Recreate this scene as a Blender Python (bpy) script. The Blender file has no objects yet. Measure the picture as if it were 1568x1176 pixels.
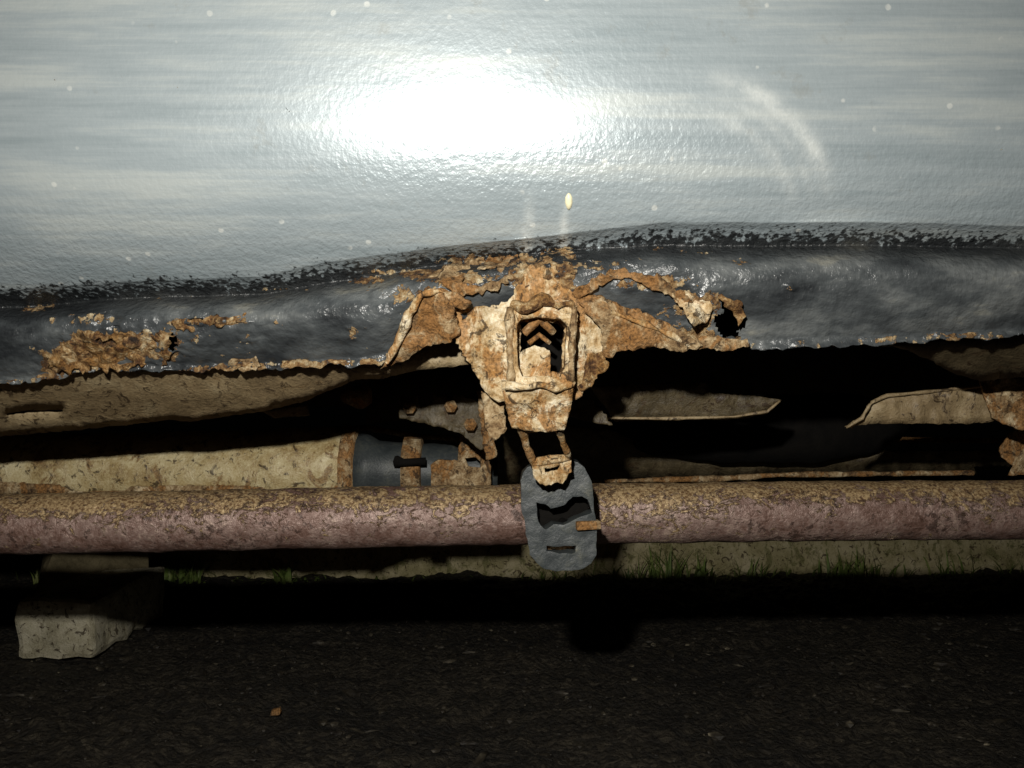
import bpy, bmesh, math, random
import numpy as np
from mathutils import Vector, noise, Euler
random.seed(4)
H=0.35            # lens height above ground
F=1358.0
def T(u,v,d):     # measured drawing units -> metres for something standing at distance d
    return Vector(((u-784)/F*d, d, H+(588-v)/F*d))
scn=bpy.context.scene
def link(o,parent=None):
    scn.collection.objects.link(o)
    if parent: o.parent=parent
    return o
def empty(n):
    e=bpy.data.objects.new(n,None); scn.collection.objects.link(e); e.empty_display_size=.1; return e
car=empty("car")
# ---------------------------------------------------------------- materials
class M:
    def __init__(s,name):
        s.m=bpy.data.materials.new(name); s.m.use_nodes=True
        s.nt=s.m.node_tree; s.b=s.nt.nodes["Principled BSDF"]
        s.tc=s.nt.nodes.new("ShaderNodeTexCoord").outputs["Object"]
    def n(s,t,**k):
        x=s.nt.nodes.new(t)
        for a,b in k.items(): setattr(x,a,b)
        return x
    def put(s,a,b):
        if isinstance(a,(int,float)): b.default_value=a
        elif isinstance(a,tuple): b.default_value=a if len(a)==4 or len(b.default_value)==3 else a+(1,)
        else: s.nt.links.new(a,b)
    def scale(s,v):
        x=s.n("ShaderNodeMapping"); s.put(s.tc,x.inputs[0]); x.inputs["Scale"].default_value=v; return x.outputs[0]
    def noise(s,sc,det=4,rough=.6,vec=None,dist=0):
        x=s.n("ShaderNodeTexNoise"); s.put(vec or s.tc,x.inputs["Vector"])
        x.inputs["Scale"].default_value=sc; x.inputs["Detail"].default_value=det; x.inputs["Roughness"].default_value=rough
        x.inputs["Distortion"].default_value=dist
        return x.outputs[0]
    def vor(s,sc,vec=None,out="Distance"):
        x=s.n("ShaderNodeTexVoronoi"); s.put(vec or s.tc,x.inputs["Vector"]); x.inputs["Scale"].default_value=sc
        return x.outputs[out]
    def math(s,op,a,b=0.0,c=0.0):
        x=s.n("ShaderNodeMath",operation=op); s.put(a,x.inputs[0]); s.put(b,x.inputs[1]); s.put(c,x.inputs[2]); return x.outputs[0]
    def step(s,a,lo,hi,o0=0.0,o1=1.0):
        x=s.n("ShaderNodeMapRange"); x.interpolation_type='SMOOTHSTEP'; s.put(a,x.inputs[0])
        for i,v in enumerate((lo,hi,o0,o1)): s.put(v,x.inputs[i+1])
        return x.outputs[0]
    def ramp(s,f,stops):
        x=s.n("ShaderNodeValToRGB"); s.put(f,x.inputs[0]); e=x.color_ramp.elements
        while len(e)<len(stops): e.new(.5)
        for i,(p,c) in enumerate(stops): e[i].position=p; e[i].color=c+(1,)
        return x.outputs[0]
    def mix(s,f,a,b):
        x=s.n("ShaderNodeMix",data_type='RGBA'); s.put(f,x.inputs[0]); s.put(a,x.inputs[6]); s.put(b,x.inputs[7]); return x.outputs[2]
    def mixf(s,f,a,b):
        x=s.n("ShaderNodeMix",data_type='FLOAT'); s.put(f,x.inputs[0]); s.put(a,x.inputs[2]); s.put(b,x.inputs[3]); return x.outputs[0]
    def attr(s,n):
        x=s.n("ShaderNodeAttribute"); x.attribute_name=n; return x.outputs["Fac"]
    def bump(s,h,dist,strength=1.0,prev=None):
        x=s.n("ShaderNodeBump"); s.put(h,x.inputs["Height"]); x.inputs["Distance"].default_value=dist
        s.put(strength,x.inputs["Strength"])
        if prev: s.put(prev,x.inputs["Normal"])
        return x.outputs[0]
    def out(s,col,rough=.8,metal=0.0,normal=None,spec=.5):
        s.put(col,s.b.inputs["Base Color"]); s.put(rough,s.b.inputs["Roughness"]); s.put(metal,s.b.inputs["Metallic"])
        s.b.inputs["Specular IOR Level"].default_value=spec
        if normal: s.put(normal,s.b.inputs["Normal"])
        return s.m
def crusty(name,stops,sc=60,bd=.0015,rough=.8,spec=.3,sc2=500,metal=0.0,stain=None,pits=0):
    m=M(name); a=m.noise(sc,6,.7,dist=.4); b=m.noise(sc2,3,.6)
    f=m.math('ADD',m.math('MULTIPLY',a,.75),m.math('MULTIPLY',b,.25))
    nrm=m.bump(f,bd*2,.9); col=m.ramp(f,stops)
    if stain:
        s=m.noise(34,6,.72,vec=m.scale((1.2,1,.8)),dist=.8)
        k=m.math('MULTIPLY',m.step(s,stain[0],stain[0]+.07),stain[2] if len(stain)>2 else .85)
        col=m.mix(k,col,m.ramp(b,[(.35,tuple(c*.35 for c in stain[1])),(.6,stain[1])]))
        s2=m.noise(88,5,.75,dist=1.0)
        col=m.mix(m.math('MULTIPLY',m.step(s2,.55,.62),.85),col,(.035,.02,.01))
        nrm=m.bump(s2,.003,.6,nrm)
    return m.out(col,rough,metal,nrm,spec)
DUST=crusty("dusty_rusty_steel",[(.36,(.045,.024,.012)),(.45,(.21,.13,.06)),(.53,(.38,.27,.145)),(.62,(.62,.50,.32))],70,.002,stain=(.47,(.33,.155,.045)))
CREAM=crusty("cream_corroded_steel",[(.34,(.10,.05,.018)),(.43,(.40,.26,.115)),(.51,(.60,.46,.27)),(.62,(.86,.76,.56))],60,.0018,stain=(.49,(.44,.21,.06)))
RUSTO=crusty("brown_flaking_rust",[(.37,(.018,.010,.007)),(.45,(.12,.055,.02)),(.53,(.32,.19,.075)),(.62,(.62,.49,.29))],90,.003,stain=(.5,(.34,.17,.045),.6))
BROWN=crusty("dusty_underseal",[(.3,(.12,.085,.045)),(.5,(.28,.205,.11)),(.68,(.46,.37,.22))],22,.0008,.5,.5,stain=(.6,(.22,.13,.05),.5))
BROWN_DIM=crusty("dimmed_underseal",[(.3,(.03,.023,.012)),(.5,(.085,.065,.034)),(.68,(.18,.14,.08))],30,.001,.5,.5,stain=(.55,(.08,.045,.02),.6))  # darker underseal copy; dim light under the car put into its colour
BEIGE=crusty("beige_shield_metal",[(.33,(.20,.125,.05)),(.43,(.40,.30,.14)),(.55,(.59,.50,.29)),(.65,(.72,.63,.41))],25,.0006,.42,.5,stain=(.54,(.29,.16,.06),.8))
DARK=crusty("dark_underbody",[(.3,(.02,.015,.01)),(.6,(.09,.065,.04))],40,.001,.8,.2)
BLACK=crusty("shade_black",[(.3,(.003,.003,.003)),(.6,(.008,.007,.006))],40,.001,.9,.1)  # near-black; darkness of holes and recesses painted as colour
RUB=crusty("grey_rubber",[(.3,(.018,.022,.024)),(.5,(.040,.047,.049)),(.62,(.065,.07,.062)),(.72,(.16,.15,.11))],60,.0006,.48,.5)
# pipe
m=M("rusty_exhaust_steel")
a=m.noise(9,6,.68); b=m.noise(120,5,.7,dist=.5); v=m.noise(420,3,.7)
f=m.math('ADD',m.math('MULTIPLY',a,.5),m.math('ADD',m.math('MULTIPLY',b,.3),m.math('MULTIPLY',v,.2)))
col=m.ramp(f,[(.39,(.09,.045,.030)),(.46,(.19,.112,.088)),(.53,(.29,.198,.168)),(.61,(.50,.37,.29))])
geo=m.n("ShaderNodeNewGeometry"); sx=m.n("ShaderNodeSeparateXYZ"); m.put(geo.outputs["Normal"],sx.inputs[0])
up=m.step(sx.outputs[2],.0,.9)
flk=m.noise(110,6,.8,vec=m.scale((.7,1,1)),dist=1.2)
crust=m.step(m.math('ADD',m.math('MULTIPLY',up,.11),m.math('ADD',m.math('MULTIPLY',flk,.6),m.math('MULTIPLY',a,.4))),.54,.58)
col=m.mix(crust,col,m.ramp(v,[(.38,(.15,.08,.035)),(.6,(.50,.36,.19))]))
dk=m.step(m.math('ADD',m.math('MULTIPLY',m.noise(130,4,.75),.7),m.math('MULTIPLY',m.noise(16,3),.3)),.545,.60); col=m.mix(m.math('MULTIPLY',dk,.75),col,(.045,.025,.018))
nrm=m.bump(m.math('ADD',b,m.math('MULTIPLY',v,.4)),.0020,.8); nrm=m.bump(crust,.0009,.9,nrm)
PIPE=m.out(col,.44,.25,nrm,.6)
# body sill
m=M("silver_paint_with_underseal_and_rust")
coat=m.attr("coat"); rust=m.attr("rust")
n1=m.noise(45,5,.7); n2=m.noise(230,3,.6); n3=m.noise(700,2,.5)
st=m.scale((1,1,.35)); n4=m.noise(260,3,.6,vec=st)
cm=m.step(m.math('ADD',coat,m.math('ADD',m.math('MULTIPLY',m.math('SUBTRACT',n4,.5),3.4),m.math('MULTIPLY',m.math('SUBTRACT',n1,.5),1.0))),-.1,.5)
rm=m.step(m.math('ADD',rust,m.math('ADD',m.math('MULTIPLY',m.math('SUBTRACT',n1,.5),2.1),m.math('MULTIPLY',m.math('SUBTRACT',n2,.5),.9))),.50,.57)
hz=m.math('ADD',m.math('MULTIPLY',m.noise(9,5,.65,vec=m.scale((.6,1,5))),.75),m.math('MULTIPLY',m.noise(12,4,.6,vec=m.scale((.5,1,26))),.25))
silver=m.ramp(hz,[(.36,(.295,.35,.375)),(.5,(.37,.425,.45)),(.62,(.47,.515,.515))])
swirl=m.attr("swirl")
silver=m.mix(m.math('MULTIPLY',swirl,m.step(n1,.3,.65,.1,.6)),silver,(.85,.88,.85))
speck=m.step(m.math('ADD',m.vor(60),m.math('MULTIPLY',n2,.10)),.13,.19,1,0)
silver=m.mix(m.math('MULTIPLY',speck,m.step(m.noise(31,1,.5),.50,.60,0,.4)),silver,(.95,.95,.88))
silver=m.mix(m.step(m.noise(24,5,.75),.60,.70,0,.25),silver,(.25,.24,.2))
blackc=m.ramp(m.noise(17,5,.65,vec=m.scale((.6,1,1.4))),[(.38,(.024,.027,.030)),(.5,(.072,.080,.084)),(.6,(.15,.16,.16)),(.68,(.28,.275,.235))])  # pale stops paint grey sheen patches into the black underseal
blackc=m.mix(m.step(coat,1.0,2.5,.8,0.0),blackc,(.008,.009,.010))  # groove below the silver painted darker: shade over the black underseal
rustc=m.ramp(m.math('ADD',m.math('MULTIPLY',m.noise(75,6,.75,dist=.6),.7),m.math('MULTIPLY',n2,.3)),
   [(.39,(.022,.012,.007)),(.46,(.15,.072,.024)),(.52,(.36,.215,.085)),(.59,(.58,.45,.26)),(.67,(.82,.74,.54))])
c=m.mix(cm,silver,blackc); c=m.mix(rm,c,rustc)
r=m.mixf(cm,.33,m.step(n1,.35,.65,.26,.42)); r=m.mixf(rm,r,.75)
me=m.mixf(cm,.16,.0); me=m.mixf(rm,me,0.0)
lowb=m.step(coat,-9.0,.1,.22,1.0)
nb=m.bump(m.math('ADD',m.noise(240,2,.55),m.math('MULTIPLY',n3,.25)),.0014,m.math('MULTIPLY',lowb,.68))
nb=m.bump(n2,.002,m.math('MULTIPLY',cm,m.step(coat,1.0,3.5,1.0,.22)),nb)
nb=m.bump(m.noise(110,6,.75,dist=.6),.006,rm,nb)
nb=m.bump(rm,.0015,.6,nb)
SILL=m.out(c,r,me,nb,.55)
# ground
m=M("dark_soil_ground")
big=m.noise(3.5,5,.6); g=m.noise(60,6,.75); vv=m.vor(170,out="Color")
gs=m.n("ShaderNodeSeparateColor"); m.put(vv,gs.inputs[0])
gf=m.math('ADD',m.math('MULTIPLY',g,.5),m.math('ADD',m.math('MULTIPLY',gs.outputs[0],.12),m.math('MULTIPLY',big,.38)))
gcol=m.ramp(gf,[(.37,(.007,.006,.0045)),(.50,(.024,.019,.012)),(.60,(.060,.049,.032)),(.72,(.12,.10,.065))])
nrm=m.bump(m.math('SUBTRACT',g,m.math('MULTIPLY',m.vor(170),.3)),.016,1.0)
GROUND=m.out(gcol,.65,0.0,nrm,.4)
m=M("gravel_stone"); gi=m.noise(45,2,.5); 
STONE=m.out(m.ramp(gi,[(.35,(.009,.007,.005)),(.54,(.026,.021,.014)),(.66,(.06,.05,.034)),(.76,(.22,.19,.13))]),.6,0.0,m.bump(m.noise(500),.001,.6),.4)
LIT_STRIP=crusty("lit_strip_tan",[(.32,(.17,.15,.06)),(.48,(.38,.33,.18)),(.62,(.54,.47,.30))],20,.0015,.9,.2,stain=(.52,(.18,.18,.06),.7))  # pale tan; brightness of lit ground put into the colour
BRICK=crusty("weathered_concrete_block",[(.3,(.20,.17,.10)),(.48,(.44,.40,.28)),(.66,(.66,.61,.47))],30,.0015,.85,.3,stain=(.55,(.2,.16,.09),.7))
BRICKD=crusty("dark_brick",[(.3,(.05,.04,.02)),(.6,(.17,.14,.08))],45,.002,.9,.2)  # dark brown, a deeper tone than the front block
GRASS=crusty("grass_blade",[(.3,(.05,.08,.02)),(.5,(.14,.20,.045)),(.7,(.36,.36,.13))],30,.0003,.55,.4)
# ---------------------------------------------------------------- mesh helpers
def mesh_obj(name,verts,faces,mat,parent=None,smooth=True,attrs=None):
    me=bpy.data.meshes.new(name); me.from_pydata(verts,[],faces); me.update()
    if attrs:
        for k,vals in attrs.items():
            a=me.attributes.new(k,'FLOAT','POINT'); a.data.foreach_set("value",vals)
    if smooth: me.polygons.foreach_set("use_smooth",[True]*len(me.polygons))
    me.materials.append(mat)
    return link(bpy.data.objects.new(name,me),parent)
def outline(pts,rag,seg=4.5):
    res=[]; n=len(pts)
    for i in range(n):
        a=Vector(pts[i]); b=Vector(pts[(i+1)%n]); k=max(1,int((b-a).length/seg)) if rag>0 else max(1,int((b-a).length/14))
        t=(b-a).normalized() if (b-a).length>0 else Vector((1,0)); nn=Vector((-t.y,t.x))
        for j in range(k):
            p=a.lerp(b,j/k)
            if rag>0: p=p+nn*(noise.noise(Vector((p.x*.07,p.y*.07,3.1)))+1.0*noise.noise(Vector((p.x*.26,p.y*.26,8.1))))*rag
            res.append(p)
    return res
def plate(name,outer,depth,mat,holes=(),thick=.0025,rag=2.5,maxl=.0035,dis=.0012,parent=car):
    if not callable(depth): dd=depth; depth=lambda u,v:dd
    bm=bmesh.new(); es=[]
    for k,loop in enumerate([outer]+list(holes)):
        vs=[bm.verts.new((p.x,p.y,0)) for p in outline(loop,rag if k==0 else rag*.6)]
        for i in range(len(vs)): es.append(bm.edges.new((vs[i],vs[(i+1)%len(vs)])))
    bmesh.ops.triangle_fill(bm,edges=es,use_beauty=True)
    L=maxl/.65*F
    for it in range(8):
        lg=[e for e in bm.edges if e.calc_length()>L and not e.is_boundary]
        if not lg: break
        bmesh.ops.subdivide_edges(bm,edges=lg,cuts=1); bmesh.ops.triangulate(bm,faces=bm.faces[:])
        bmesh.ops.beautify_fill(bm,faces=bm.faces[:],edges=[e for e in bm.edges if not e.is_boundary])
    for v in bm.verts:
        u,w=v.co.x,v.co.y; p=T(u,w,depth(u,w))
        p.y+=dis*(noise.noise(p*60)+.5*noise.noise(p*170)); v.co=p
    bmesh.ops.recalc_face_normals(bm,faces=bm.faces[:])
    for f in bm.faces: f.smooth=True
    me=bpy.data.meshes.new(name); bm.to_mesh(me); bm.free(); me.materials.append(mat)
    o=link(bpy.data.objects.new(name,me),parent)
    s=o.modifiers.new("thickness",'SOLIDIFY'); s.thickness=thick; s.offset=0
    return o
def sweep(name,pts,r,mat,n=24,parent=car,step=None,dis=0.0,closed_caps=True):
    P=[Vector(p) for p in pts]; Q=[]; R=[]
    rs=r if isinstance(r,(list,tuple)) else [r]*len(P)
    for i in range(len(P)-1):
        k=1 if not step else max(1,int((P[i+1]-P[i]).length/step))
        for j in range(k): Q.append(P[i].lerp(P[i+1],j/k)); R.append(rs[i]+(rs[i+1]-rs[i])*j/k)
    Q.append(P[-1]); R.append(rs[-1]); V=[];Fc=[]
    for i,q in enumerate(Q):
        t=(Q[min(i+1,len(Q)-1)]-Q[max(i-1,0)]).normalized()
        a=Vector((0,0,1)) if abs(t.z)<.8 else Vector((0,1,0)); s=t.cross(a).normalized(); a=s.cross(t)
        for j in range(n):
            an=2*math.pi*j/n; d=s*math.cos(an)+a*math.sin(an); rr=R[i]
            if dis: rr+=dis*(noise.noise((q+d*rr)*45)+.6*noise.noise((q+d*rr)*140))
            V.append(q+d*rr)
    for i in range(len(Q)-1):
        for j in range(n): Fc.append((i*n+j,i*n+(j+1)%n,(i+1)*n+(j+1)%n,(i+1)*n+j))
    if closed_caps: Fc.append(tuple(range(n))); Fc.append(tuple((len(Q)-1)*n+j for j in range(n)))
    return mesh_obj(name,V,Fc,mat,parent)
def box(name,c,s,mat,parent=car,bev=.002,rot=(0,0,0),dis=0,cuts=0,nf=40):
    bm=bmesh.new(); bmesh.ops.create_cube(bm,size=1)
    for v in bm.verts: v.co=Vector((v.co.x*s[0],v.co.y*s[1],v.co.z*s[2]))
    if bev: bmesh.ops.bevel(bm,geom=bm.edges[:],offset=bev,segments=2,affect='EDGES',profile=.6)
    if cuts: bmesh.ops.subdivide_edges(bm,edges=bm.edges[:],cuts=cuts,use_grid_fill=True)
    R=Euler(rot).to_matrix()
    for v in bm.verts:
        p=R@v.co+Vector(c)
        if dis: p+=Vector((noise.noise(p*nf),noise.noise(p*nf+Vector((9,0,0))),noise.noise(p*nf+Vector((0,9,0)))))*dis
        v.co=p
    me=bpy.data.meshes.new(name); bm.to_mesh(me); bm.free(); me.materials.append(mat)
    return link(bpy.data.objects.new(name,me),parent)
# ---------------------------------------------------------------- sill
Vb=([-300,0,200,400,500,650,800,1000,1300,1568,1900],[450,442,430,424,406,388,374,354,352,360,367])
Vf=([-300,0,80,130,280,450,580,650,780,900,950,1050,1150,1300,1568,1900],[598,590,578,566,568,565,558,520,495,495,515,530,538,533,518,513])
zs=np.linspace(.62,.03,600)
sl=np.interp(zs,[.03,.070,.09,.112,.13,.158,.19,.24,.3,.45,.62],[1.4,1.3,1.0,.60,.36,.165,.085,.035,-.02,-.1,-.18])
ys=np.cumsum(np.append(0,-(zs[1:]-zs[:-1])*sl[1:])); ys+= .56-np.interp(-.17,-zs,ys)
def Y(z): return float(np.interp(-z,-zs,ys))
xs=np.concatenate([np.linspace(-1.9,-.44,40)[:-1],np.linspace(-.44,.44,480),np.linspace(.44,1.9,40)[1:]])
blobs=[(190,525,110,28,.95),(110,550,50,30,1.0),(330,492,90,10,.75),(150,490,70,16,.65),(255,545,25,20,.8),(380,520,25,22,.5),(700,425,110,14,.75),(740,400,90,14,.65),(830,425,60,40,.95),
(1065,470,45,35,.95),(1000,432,80,16,.75),(920,405,80,14,.62),(620,455,50,30,.65),(640,530,50,25,.8),(930,500,80,30,.8),(1100,530,60,12,.8),(320,566,60,8,.8),(470,558,80,7,.7),(870,395,50,22,.5),(1040,515,70,15,.8),
(1400,356,140,6,.25),(1250,530,90,5,.5),(1480,520,60,4,.5),(560,430,60,8,.6),(440,443,50,5,.5),(1210,440,8,8,.7),(60,470,40,8,.5),(1130,400,30,8,.55),(1060,385,40,6,.45),(540,510,14,14,.5),(610,415,50,8,.55),(250,455,60,5,.4),(1005,380,20,5,.5)]
def rust_at(uu,vv_):
    r=0
    for (bu,bv,ru,rv,am) in blobs: r=max(r,am*math.exp(-((uu-bu)/ru)**2-((vv_-bv)/rv)**2))
    return r
def sillY(u,v):
    vb=float(np.interp(u,*Vb)); zb=(588-vb)/F*.615
    if v<vb:
        y=.57
        for _ in range(4): y=Y((588-v)/F*y)
        return y
    vf=float(np.interp(u,*Vf)); return roll(Y(zb),min(1,(v-vb)/(vf-vb)))
def roll(yb,s):
    a=min(1,s/.26); sm=1-(1-a)**2; q=max(0,(s-.16)/.84)**.72
    return yb+.024*sm-.024*math.sin(math.pi*min(1,q))**1.1-.006*max(0,(s-.92)/.08)
verts=[];coat=[];rust=[];swirl=[]
NA,NB,NC=120,84,10
for x in xs:
    u=784+x/.62*F
    vb=float(np.interp(u,*Vb)); vf=float(np.interp(u,*Vf))+2.5*noise.noise(Vector((u*.03,0,0)))+2*noise.noise(Vector((u*.11,4,0)))
    zb=(588-vb)/F*.615; yb=Y(zb); zf=(588-vf)/F*.64
    for i in range(NA+NB+NC):
        if i<NA:
            t=i/NA; z=.6+(zb-.6)*(1-(1-t)**1.9); y=Y(z)
        elif i<NA+NB:
            s=(i-NA)/(NB-1); z=zb+(zf-zb)*s; y=roll(yb,s)
        else:
            s=(i-NA-NB+1)/NC; z=zf+.012*s; y=roll(yb,1)+.003*s+.07*s*s
        vv_=588-(z/y)*F; uu=784+x/y*F
        r=0
        if i>=NA-20:
            r=rust_at(uu,vv_)
            if i>=NA+NB-6: r=max(r,.52 if uu<620 else .36)
        if i>=NA+NB: r=max(r,.6)
        p=Vector((x,y,H+z))
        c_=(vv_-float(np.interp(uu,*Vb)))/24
        if i>=NA-10:
            k=min(1,(i-NA+10)/20)
            dsp=r*.0055*(noise.noise(p*70)+.8*noise.noise(p*190))+k*(.0044*noise.noise(Vector((p.x*14,p.y*20,p.z*34)))+.0006*noise.noise(p*90))
            dsp+=(k*.0016*noise.noise(Vector((p.x*45,p.y*30,p.z*60))) if uu<1150 else 0)
        else: dsp=.0006*noise.noise(p*12)
        p.y+=dsp
        if i>=NA+NB//2: p.z+=r*.0055*(noise.noise(p*80)+.7*noise.noise(p*200))
        verts.append(p); coat.append(max(-14,min(5,c_))); rust.append(r)
        rd=math.hypot((uu-1060),(vv_-345)*.95); an=math.atan2(-(vv_-345),uu-1060)
        s_=0
        if .15<an<1.5:
            e=min(1,(an-.15)*3)*min(1,(1.5-an)*3)
            s_=e*(math.exp(-((rd-215)/14)**2)+.45*math.exp(-((rd-188)/7)**2)+.6*math.exp(-((rd-160)/11)**2))
        for (du,w_,v0) in ((866,6,305),(812,8,290)):
            if v0<vv_<vb+45: s_+=1.2*math.exp(-((uu-du+(vv_-310)*.08)/w_)**2)*min(1,(vv_-v0)/40)
        swirl.append(min(1,s_))
NR=NA+NB+NC; faces=[]
for a in range(len(xs)-1):
    for i in range(NR-1):
        p=verts[a*NR+i]
        if i>NA and abs(p.x)<.4:
            uu=784+p.x/p.y*F; vv_=588-(p.z-H)/p.y*F
            q=((uu-1116)/24)**2+((vv_-492)/27)**2
            if q+1.2*noise.noise(Vector((uu*.06,vv_*.06,2)))<1 : continue
            if i<NA+NB and ((uu-1062)/9)**2+((vv_-487)/6)**2<1: continue
            if i<NA+NB and ((uu-300)/16)**2+((vv_-490)/3.5)**2<1: continue
            if i<NA+NB and ((uu-262)/7)**2+((vv_-525)/12)**2+noise.noise(Vector((uu*.2,vv_*.2,7)))<1: continue
        faces.append((a*NR+i,(a+1)*NR+i,(a+1)*NR+i+1,a*NR+i+1))
mesh_obj("body_sill_panel",verts,faces,SILL,car,True,{"coat":coat,"rust":rust,"swirl":swirl})
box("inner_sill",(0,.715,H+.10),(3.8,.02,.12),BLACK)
box("floor_pan",(0,1.45,H+.085),(3.8,1.46,.02),DARK)
box("far_sill",(0,2.2,H+.08),(3.8,.08,.16),DARK)
# ---------------------------------------------------------------- left underbody sheet
dl=lambda u,v:.642+max(0,(v-560))/100*.085-.006*math.sin(max(0,min(1,(v-570)/80))*math.pi)
plate("underbody_sheet_rear",[(-900,600),(-300,590),(0,572),(80,562),(280,556),(450,552),(600,545),(700,515),(760,540),(722,558),(640,566),(585,578),(545,580),(505,596),(470,612),(405,628),(330,638),(290,645),(262,641),(120,657),(0,667),(-300,682),(-900,712)],dl,BROWN,
  holes=[[(8,632),(40,627),(98,626),(98,631),(45,632),(10,637)]],rag=1.2,thick=.002,maxl=.009,dis=.003)
# ---------------------------------------------------------------- bracket
dg=lambda u,v:.590+.00016*max(0,abs(u-828)-50)+.00004*(v-460)
plate("bracket_gusset",[(684,478),(712,468),(750,470),(778,462),(800,430),(812,408),(850,408),(868,440),(890,458),(935,474),(945,500),(928,545),(908,583),(882,612),(800,622),(760,612),(738,592),(724,562),(704,534),(686,505)],dg,CREAM,rag=5,dis=.0045,holes=[[(797,492),(864,492),(862,570),(797,570)],[(704,480),(714,477),(717,486),(707,490)]])
plate("bracket_wing",[(868,440),(900,446),(932,462),(975,474),(1015,492),(1062,518),(1076,530),(1046,538),(1000,530),(950,538),(925,552),(918,500),(890,470)],lambda u,v:.590-.00004*(u-870)+.00012*abs(v-490-(u-960)*.25),DUST,rag=4,dis=.004)
def fit(pts,off): return [T(u,v,sillY(u,v)-off) for u,v in pts]
sweep("bracket_wing_rib",[T(935,478,.586),T(985,495,.584),T(1030,514,.582),T(1060,532,.585)],[.0012,.0022,.0020,.001],CREAM,10,step=.0025,dis=.0022)
plate("bracket_upper_seam",[(874,452),(898,432),(925,420),(950,412),(990,424),(1012,426),(1034,440),(1060,460),(1048,466),(1018,450),(990,440),(962,424),(940,428),(912,440),(886,460)],lambda u,v:sillY(u,v)-.0025,DUST,rag=6,dis=.006,thick=.0012,maxl=.002)
plate("bracket_wing_rear",[(583,566),(604,530),(622,480),(636,456),(655,440),(690,446),(722,462),(712,474),(694,470),(704,510),(692,524),(655,530),(622,550)],lambda u,v:.588-.00003*(u-600)+.00022*abs(v-450),DUST,rag=4,dis=.005)
sweep("bracket_wing_rear_rib",[T(592,556,.602),T(612,520,.597),T(628,478,.588),T(646,450,.584),T(672,446,.584),T(700,456,.586)],[.001,.0018,.0022,.0022,.0016,.001],CREAM,10,step=.0025,dis=.0028)
plate("bracket_top_scab",[(690,404),(740,396),(790,392),(800,410),(780,436),(742,450),(700,452),(676,436),(650,432),(662,416)],lambda u,v:sillY(u,v)-.001,DUST,rag=8,dis=.007,thick=.0012,maxl=.002,holes=[[(712,416),(760,410),(772,424),(736,440),(708,436)]])
plate("torn_metal_flake",[(1022,440),(1050,448),(1075,462),(1092,470),(1086,492),(1064,500),(1050,480),(1034,462)],lambda u,v:.580+.00012*(u-1022)-.0001*(v-440),CREAM,rag=6,dis=.009,thick=.0012,maxl=.002)
plate("torn_metal_flake_edge",[(1098,452),(1130,462),(1142,484),(1134,498),(1126,480),(1108,468)],lambda u,v:.584,RUSTO,rag=5,dis=.008,thick=.0012,maxl=.002)
plate("torn_lip",[(1060,520),(1090,512),(1120,522),(1142,520),(1146,530),(1110,538),(1065,534)],lambda u,v:.588,DUST,rag=4,dis=.006,thick=.0012,maxl=.002)
plate("rust_scab",[(74,562),(88,530),(112,512),(150,508),(200,512),(250,516),(262,540),(255,558),(200,562),(150,562),(110,572)],lambda u,v:sillY(u,v)-.0012-.00004*(v-540),RUSTO,rag=9,dis=.009,thick=.0016,maxl=.002,holes=[[(150,520),(176,518),(182,528),(160,534)],[(212,536),(236,532),(232,548),(216,548)]])
plate("rust_scab_edge",[(262,494),(300,486),(380,482),(392,496),(372,500),(330,498),(280,508)],lambda u,v:sillY(u,v)-.001,RUSTO,rag=5,dis=.008,thick=.002,maxl=.002)
plate("rust_curl",[(355,552),(392,546),(400,560),(372,568),(345,564)],lambda u,v:sillY(u,v)-.002,DUST,rag=5,dis=.006,thick=.0012,maxl=.002)
# hanger box with window
O=[(776,474),(786,462),(872,460),(884,474),(878,560),(872,592),(784,592),(777,560)]
I=[(791,500),(798,489),(822,486),(858,489),(868,500),(865,560),(858,577),(800,577),(793,560)]
plate("hanger_box_face",O,lambda u,v:.578,CREAM,holes=[I],rag=2.0,thick=.004,dis=.002)
def wall(name,loop,d0,d1,mat):
    L=outline(loop,0); n=len(L); V=[T(p.x,p.y,d0) for p in L]
    V+= [Vector((v.x,v.y+(d1-d0),v.z)) for v in V]
    return mesh_obj(name,V,[(i,(i+1)%n,n+(i+1)%n,n+i) for i in range(n)],mat,car)
wall("hanger_box_sides",O,.578,.60,DUST); wall("hanger_box_lining",I,.579,.62,RUSTO)
plate("hanger_box_back",[(770,455),(890,455),(885,600),(775,600)],.640,BLACK,rag=0)  # black sheet painting the dark inside of the box window
plate("hanger_box_tongue",[(796,540),(806,534),(818,530),(842,536),(844,580),(796,580)],.590,CREAM,rag=2.0)
sweep("hanger_hook",[T(803,510,.592),T(826,489,.588),T(848,510,.592)],.0026,DUST,8,step=.003,dis=.001)
sweep("hanger_hook_inner",[T(810,526,.594),T(826,513,.592),T(842,526,.594)],.0018,DUST,8,step=.003,dis=.001)
for k,(a,b) in enumerate([((781,470),(783,585)),((879,470),(874,585))]):
    sweep("hanger_box_bead_%d"%k,[T(a[0],a[1],.576),T(b[0],b[1],.576)],.0024,DUST,8,step=.003,dis=.002)
sweep("hanger_box_bead_top",[T(783,466,.576),T(805,472,.573),T(830,458,.574),T(855,470,.573),T(878,464,.576)],.0032,RUSTO,10,step=.002,dis=.004)
plate("hanger_tab",[(768,584),(880,584),(872,630),(864,656),(826,660),(782,654),(776,625)],lambda u,v:.577+.0002*(v-585),CREAM,rag=2.4,dis=.003,thick=.004)
sweep("hanger_tab_lip",[T(774,590,.574),T(800,594,.573),T(825,590,.572),T(850,595,.573),T(876,588,.574)],.0026,CREAM,10,step=.0025,dis=.0028)
plate("bracket_foot",[(738,600),(770,606),(776,660),(756,675),(742,650)],.61,DUST,rag=3,dis=.004)
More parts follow.
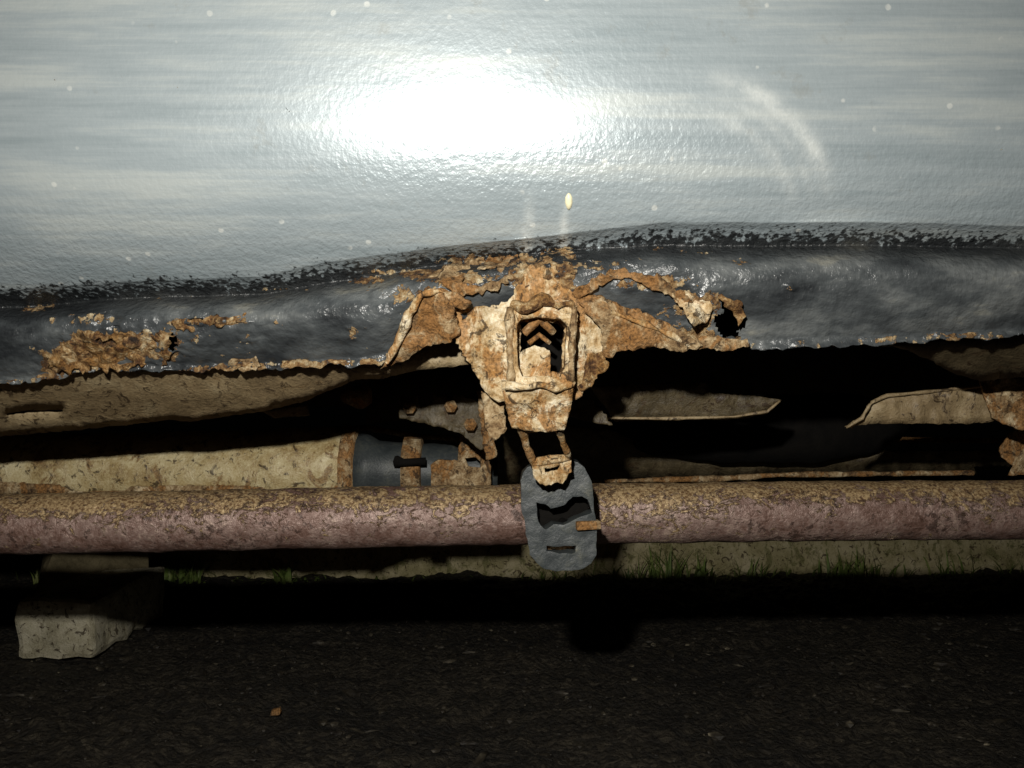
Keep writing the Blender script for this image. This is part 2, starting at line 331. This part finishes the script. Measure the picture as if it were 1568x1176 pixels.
plate("bracket_side_scab",[(880,540),(926,540),(934,556),(905,590),(890,600),(878,590)],.596,RUSTO,rag=5,dis=.006,thick=.0015,maxl=.002)
plate("bracket_foot_front",[(868,600),(905,612),(925,632),(938,652),(900,645),(866,636)],lambda u,v:.68,BROWN_DIM,rag=3,dis=.004)
sweep("hanger_link",[T(798,652,.595),T(806,682,.61),T(816,708,.625),T(872,700,.625),T(862,680,.61),T(856,652,.595)],.0028,CREAM,10,step=.004,dis=.0015)
sweep("hanger_link_cross",[T(800,658,.598),T(858,656,.598)],.002,DUST,8,step=.004,dis=.001)
plate("hanger_clip",[(814,706),(842,698),(874,702),(876,722),(862,738),(826,742),(816,728)],.628,CREAM,rag=3,dis=.003,thick=.006,holes=[[(832,716),(858,712),(854,720),(834,723)]])
RO=[(797,735),(800,722),(808,714),(820,709),(840,706),(872,703),(884,706),(894,714),(900,726),(904,740),(908,780),(912,800),(913,830),(911,848),(904,860),(893,868),(875,872),(850,871),(832,866),(820,858),(812,846),(806,810),(798,770)]
RI=[(822,768),(834,770),(842,776),(864,772),(876,758),(890,757),(898,762),(905,782),(880,792),(862,802),(846,800),(834,808),(828,804),(824,796)]
RS=[(836,832),(858,834),(880,832),(880,842),(856,844),(836,841)]
rb=plate("rubber_hanger",RO,lambda u,v:.655,RUB,holes=[RI,RS],rag=.5,thick=.016,dis=.0008)
bv=rb.modifiers.new("bevel",'BEVEL'); bv.width=.0022; bv.segments=3; bv.limit_method='ANGLE'
plate("hanger_hole_dark",[(812,745),(898,745),(904,812),(816,816)],.672,BLACK,rag=.5,thick=.004)  # added black sheet; makes the hole in the rubber look dark
plate("rubber_hanger_web",[(830,828),(884,828),(884,848),(830,848)],.660,DUST,rag=.3,thick=.003)
box("hanger_pin",T(900,803,.648),(.018,.012,.006),DUST,bev=.001,rot=(0,-.06,.1),dis=.001)
sweep("hanger_pin_shaft",[T(880,804,.65),T(862,800,.665),T(856,792,.69)],.003,BLACK,8)
# ---------------------------------------------------------------- exhaust pipe
sweep("exhaust_pipe",[T(-2200,834,.72),T(-100,804,.72),T(0,803,.72),T(500,793,.722),T(784,788,.727),T(1200,783,.735),T(1568,780,.742),T(3400,764,.76)],.0246,PIPE,56,step=.004,dis=.0010)
# ---------------------------------------------------------------- parts behind
sweep("rear_silencer",[T(-1400,730,.93),T(0,726,.91),T(300,722,.905),T(420,720,.90),T(425,720,.90),T(505,718,.90),T(528,718,.90)],[.044,.041,.041,.041,.0425,.0425,.041],BEIGE,40,step=.012,dis=.0016)
plate("silencer_seam_flange",[(-600,748),(0,738),(90,742),(110,752),(190,752),(200,744),(528,742),(528,752),(-600,764)],.862,DUST,rag=2,thick=.002,maxl=.01)
sweep("silencer_collar",[T(524,718,.90),T(530,718,.90),T(536,718,.9),T(542,718,.9),T(548,718,.90),T(552,718,.90)],[.030,.0445,.0445,.042,.0445,.030],DUST,40,dis=.001)
sweep("silencer_outlet",[T(550,720,.90),T(566,720,.90),T(580,720,.90),T(640,721,.905),T(760,721,.91)],[.038,.036,.030,.028,.028],RUB,32,step=.008,dis=.0015)
sweep("outlet_clamp",[T(618,720,.90),T(620,720,.90),T(646,720,.90),T(648,720,.90)],[.028,.034,.034,.028],DUST,32,dis=.001)
sweep("outlet_clamp_bolt",[T(606,706,.865),T(618,708,.862),T(652,706,.862)],[.006,.004,.004],BLACK,6)
plate("rear_mount_plate",[(660,712),(672,704),(700,706),(706,664),(745,652),(752,700),(750,745),(660,748)],.86,DUST,rag=2,holes=[[(712,702),(728,700),(736,706),(736,716),(716,714)]],thick=.003,dis=.004)
plate("rear_mount_upper",[(612,606),(640,604),(642,622),(662,618),(664,606),(700,604),(728,610),(742,632),(752,672),(736,690),(706,664),(660,650),(612,640)],.80,BROWN_DIM,rag=2,dis=.003)
plate("mount_strap",[(730,598),(748,600),(756,660),(760,700),(744,704),(736,650)],.79,DUST,rag=2,dis=.003)
sweep("mount_bolt",[T(530,607,.80),T(552,607,.78),T(568,606,.78)],[.006,.0115,.007],DUST,14)
for i,(u,v) in enumerate([(627,624),(690,622),(720,650)]):
    sweep("mount_nut_%d"%i,[T(u,v,.80),T(u,v,.785)],.006,DUST,6)
plate("floor_rib_rear",[(400,630),(470,620),(474,636),(420,640)],.78,BROWN,rag=1)
sweep("brake_line",[T(-700,690,.99),T(200,672,.98),T(560,655,.97),T(640,668,.97),T(760,676,.97),T(1000,668,.98),T(1600,676,1.0)],.003,DUST,8,step=.02,dis=.0006)
plate("crossmember_web",[(560,560),(760,560),(760,700),(700,690),(640,640),(560,650)],1.15,DARK,rag=0,maxl=.03)
# right side
plate("outer_rail",[(900,590),(1000,588),(1078,584),(1092,602),(1150,606),(1196,612),(1172,634),(1120,642),(940,644),(925,620)],lambda u,v:.745+.0002*(v-590),BROWN_DIM,rag=1.5,dis=.003,maxl=.008)
sweep("outer_rail_lip",[T(930,640,.742),T(1020,641,.742),T(1125,638,.742),T(1175,630,.742),T(1194,614,.742)],.0012,BROWN,8,step=.005,dis=.0008)
sweep("fuel_tank",[T(930,652,1.0),T(1000,655,.97),T(1100,658,.96),T(1250,655,.96),T(1330,650,.97),T(1380,640,1.0)],[.015,.03,.036,.038,.032,.015],BLACK,36,step=.01,dis=.002)
plate("floor_sheet_front",[(1335,528),(1568,512),(2600,500),(2600,600),(1568,575),(1500,582),(1466,572),(1436,556),(1400,540),(1366,528)],lambda u,v:.625+max(0,v-520)/60*.05,BROWN_DIM,rag=1.5,dis=.003,maxl=.01)
plate("rail_bracket_front",[(1296,654),(1318,640),(1330,618),(1348,606),(1400,600),(1470,596),(1520,586),(1568,580),(2400,570),(2400,670),(1568,656),(1530,644),(1480,648),(1420,648),(1340,648)],lambda u,v:.735+.0001*(v-600),BROWN,rag=2,dis=.004,maxl=.01)
sweep("rail_bracket_lip",[T(1296,655,.732),T(1320,640,.73),T(1335,616,.73),T(1358,606,.731),T(1420,600,.732),T(1510,590,.732)],.0014,BROWN,8,step=.004,dis=.0010)
plate("rear_crossbar",[(755,640),(940,660),(1000,690),(1500,690),(2600,690),(2600,712),(1490,714),(1496,726),(1440,726),(1420,728),(1200,729),(1100,735),(905,739),(755,742)],lambda u,v:.97+.0006*(v-690),BROWN_DIM,rag=1.4,dis=.002,maxl=.02)
sweep("crossbar_lip",[T(900,737,.965),T(1100,733,.965),T(1200,727,.965),T(1490,724,.965)],.003,DUST,8,step=.006,dis=.0015)
plate("subframe_ear",[(1530,690),(1538,672),(1568,640),(1620,620),(1700,640),(1690,726),(1545,728),(1552,712),(1532,700)],.80,DUST,rag=2,dis=.004)
plate("subframe_arm",[(1500,582),(1568,570),(1760,560),(1740,652),(1560,658),(1520,640)],.725,DUST,rag=2,dis=.004)
box("gearbox_tunnel",(.2,1.5,H+.02),(2.6,.3,.11),DARK,bev=.02)
mm=M("pale_drip"); DRIP=mm.out((.95,.88,.6),.3,0.0,mm.bump(mm.noise(300),.001,.4))  # near-white drip on the panel
dp=[]
for v in (295,301,309,316,321):
    y=.58
    for _ in range(4): y=Y((588-v)/F*y)
    dp.append(Vector(((871-784)/F*y,y+.0004,H+(588-v)/F*y)))
sweep("pale_drip_bead",dp,[.0008,.0024,.0026,.0019,.0006],DRIP,14,step=.0012,dis=.0004)
# ---------------------------------------------------------------- ground
def gz(x,y):
    p=Vector((x,y,0)); return .012*noise.noise(p*5)+.008*noise.noise(p*22)
V=[];Fc=[]
gx=np.concatenate([[-60,-15,-4],np.linspace(-1.5,1.5,460),[4,15,60]]); gy=np.concatenate([[-60,-10,-2],np.linspace(.3,.7,20)[:-1],np.linspace(.7,1.75,250),np.linspace(1.8,2.6,20),[5,15,60]])
for yy in gy:
    for xx in gx:
        near=1 if (abs(xx)<1.7 and .2<yy<2.7) else 0
        V.append((xx,yy,near*(gz(xx,yy)+.005*noise.noise(Vector((xx*55,yy*55,0)))+.0035*noise.noise(Vector((xx*120,yy*120,5))))))
n=len(gx)
for j in range(len(gy)-1):
    for i in range(n-1): Fc.append((j*n+i,j*n+i+1,(j+1)*n+i+1,(j+1)*n+i))
mesh_obj("ground",V,Fc,GROUND)
V=[];Fc=[]; kx=np.linspace(-.70,2.4,260); prof=[(0,-.03),(0,.0),(.002,.02),(.004,.04),(.006,.06),(.016,.071),(.06,.074),(.12,.074),(.12,-.03)]  # added raised strip; stands in for patches of light on the ground
for x in kx:
    yk=1.61+.05*max(0,x-.1)**1.5
    for (a,b) in prof:
        p=Vector((x,yk+a,b)); e=.006*noise.noise(p*9)+.004*noise.noise(p*35)
        V.append((x,yk+a+e,b+e*.5))
k=len(prof)
for i in range(len(kx)-1):
    for j in range(k-1): Fc.append((i*k+j,(i+1)*k+j,(i+1)*k+j+1,i*k+j+1))
Fc.append(tuple(range(k))); mesh_obj("lit_ground_strip",V,Fc,LIT_STRIP)
bm=bmesh.new(); bmesh.ops.create_icosphere(bm,subdivisions=1,radius=1); iv=[v.co.copy() for v in bm.verts]; iff=[tuple(v.index for v in f.verts) for f in bm.faces]; bm.free()
V=[];Fc=[]
for k in range(4500):
    x=random.uniform(-1.0,1.0); y=.72+.87*random.random()**.8
    s=random.choice([.0012,.0015,.002,.003,.004]); 
    if random.random()<.012: s=.007
    b=len(V); q=random.random()*6.28; sx_,sy_,sz_=random.uniform(.7,1.5),random.uniform(.7,1.3),random.uniform(.4,.8)
    if random.random()<.15: sx_*=2.5; sy_*=.5      # twigs and leaf bits
    off=Vector((random.random()*9,random.random()*9,0)); z0=gz(x,y)
    for c_ in iv:
        w=c_*(1+.35*noise.noise(c_*1.3+off)); w=Vector((w.x*sx_,w.y*sy_,w.z*sz_))*s
        V.append((x+w.x*math.cos(q)-w.y*math.sin(q),y+w.x*math.sin(q)+w.y*math.cos(q),z0+w.z+s*.2))
    Fc+= [tuple(b+i for i in f) for f in iff]
mesh_obj("gravel",V,Fc,STONE,None,False)
box("pebble",(-.247,.93,.006),(.009,.008,.007),DUST,None,bev=.002,dis=.004,cuts=2,nf=90)
box("concrete_block",(-.578,1.235,.037),(.100,.215,.074),BRICK,None,bev=.008,rot=(0,0,-.05),dis=.006,cuts=6,nf=30)
box("old_brick",(-.655,1.39,.06),(.14,.17,.12),BRICKD,None,bev=.012,rot=(.05,.12,.45),dis=.012,cuts=5,nf=25)
# grass
V=[];Fc=[]
def blade(x,y,hh,w,lean,ang):
    b=len(V); d=Vector((math.cos(ang),math.sin(ang),0)); s=Vector((-d.y,d.x,0))
    for i in range(5):
        t=i/4; c_=Vector((x,y,0))+d*lean*t*t+Vector((0,0,hh*(t-.25*t*t*lean/hh)))
        ww=w*(1-t**1.5)+.0002
        V.append(c_-s*ww); V.append(c_+s*ww)
    for i in range(4): Fc.append((b+2*i,b+2*i+1,b+2*i+3,b+2*i+2))
def tuft(u,n_,hh,spread,w=1):
    x0=(u-784)/F*1.57
    for k in range(n_):
        blade(x0+random.gauss(0,spread),1.575+random.gauss(0,.014)+.05*max(0,x0-.1)**1.5,hh*random.uniform(.4,1.15),random.uniform(.0008,.0022)*w,random.uniform(.005,.05),random.random()*6.28)
for a in [(262,60,.055,.02,1.6),(300,22,.05,.012),(435,26,.045,.01,2.2),(460,10,.02,.02),(840,22,.03,.02),(900,16,.022,.02),(950,30,.035,.025),(1010,50,.065,.02),(1060,26,.05,.02,1.5),(1160,22,.045,.02),(1230,14,.02,.03),(1315,40,.055,.025,1.5),(1400,26,.025,.05),(1500,30,.05,.05),(90,30,.05,.03),(700,22,.014,.1),(560,20,.012,.08),(380,14,.012,.05),(1120,24,.025,.04)]: tuft(*a)
mesh_obj("grass",V,Fc,GRASS,None,True)
# ---------------------------------------------------------------- light, sky, camera
w=bpy.data.worlds.new("World"); scn.world=w; w.use_nodes=True
nt=w.node_tree; bg=nt.nodes["Background"]; sky=nt.nodes.new("ShaderNodeTexSky"); sky.sky_type='NISHITA'; sky.sun_disc=False
sky.sun_elevation=math.radians(2); sky.sun_rotation=math.radians(180); nt.links.new(sky.outputs[0],bg.inputs[0]); bg.inputs[1].default_value=.002
sun=bpy.data.lights.new("moonlight",'SUN'); sun.energy=.01; sun.angle=math.radians(.5); so=link(bpy.data.objects.new("moonlight",sun)); so.rotation_euler=(math.radians(60),0,0)
fl=bpy.data.lights.new("camera_flash",'SPOT'); fl.energy=21; fl.spot_size=math.radians(130); fl.spot_blend=1; fl.shadow_soft_size=.009; fl.color=(1,.965,.89)
fo=link(bpy.data.objects.new("camera_flash",fl)); fo.location=(-.06,0,H+.14)
fo.rotation_euler=(Vector((-.02,.62,H+.0))-fo.location).to_track_quat('-Z','Y').to_euler()
cd=bpy.data.cameras.new("Camera"); co=link(bpy.data.objects.new("Camera",cd)); scn.camera=co
co.location=(0,0,H); co.rotation_euler=(math.radians(90),0,0); cd.sensor_width=36; cd.lens=36*F/1568; cd.clip_end=300; cd.clip_start=.01
scn.view_settings.view_transform='Standard'; scn.view_settings.look='None'; scn.view_settings.exposure=0
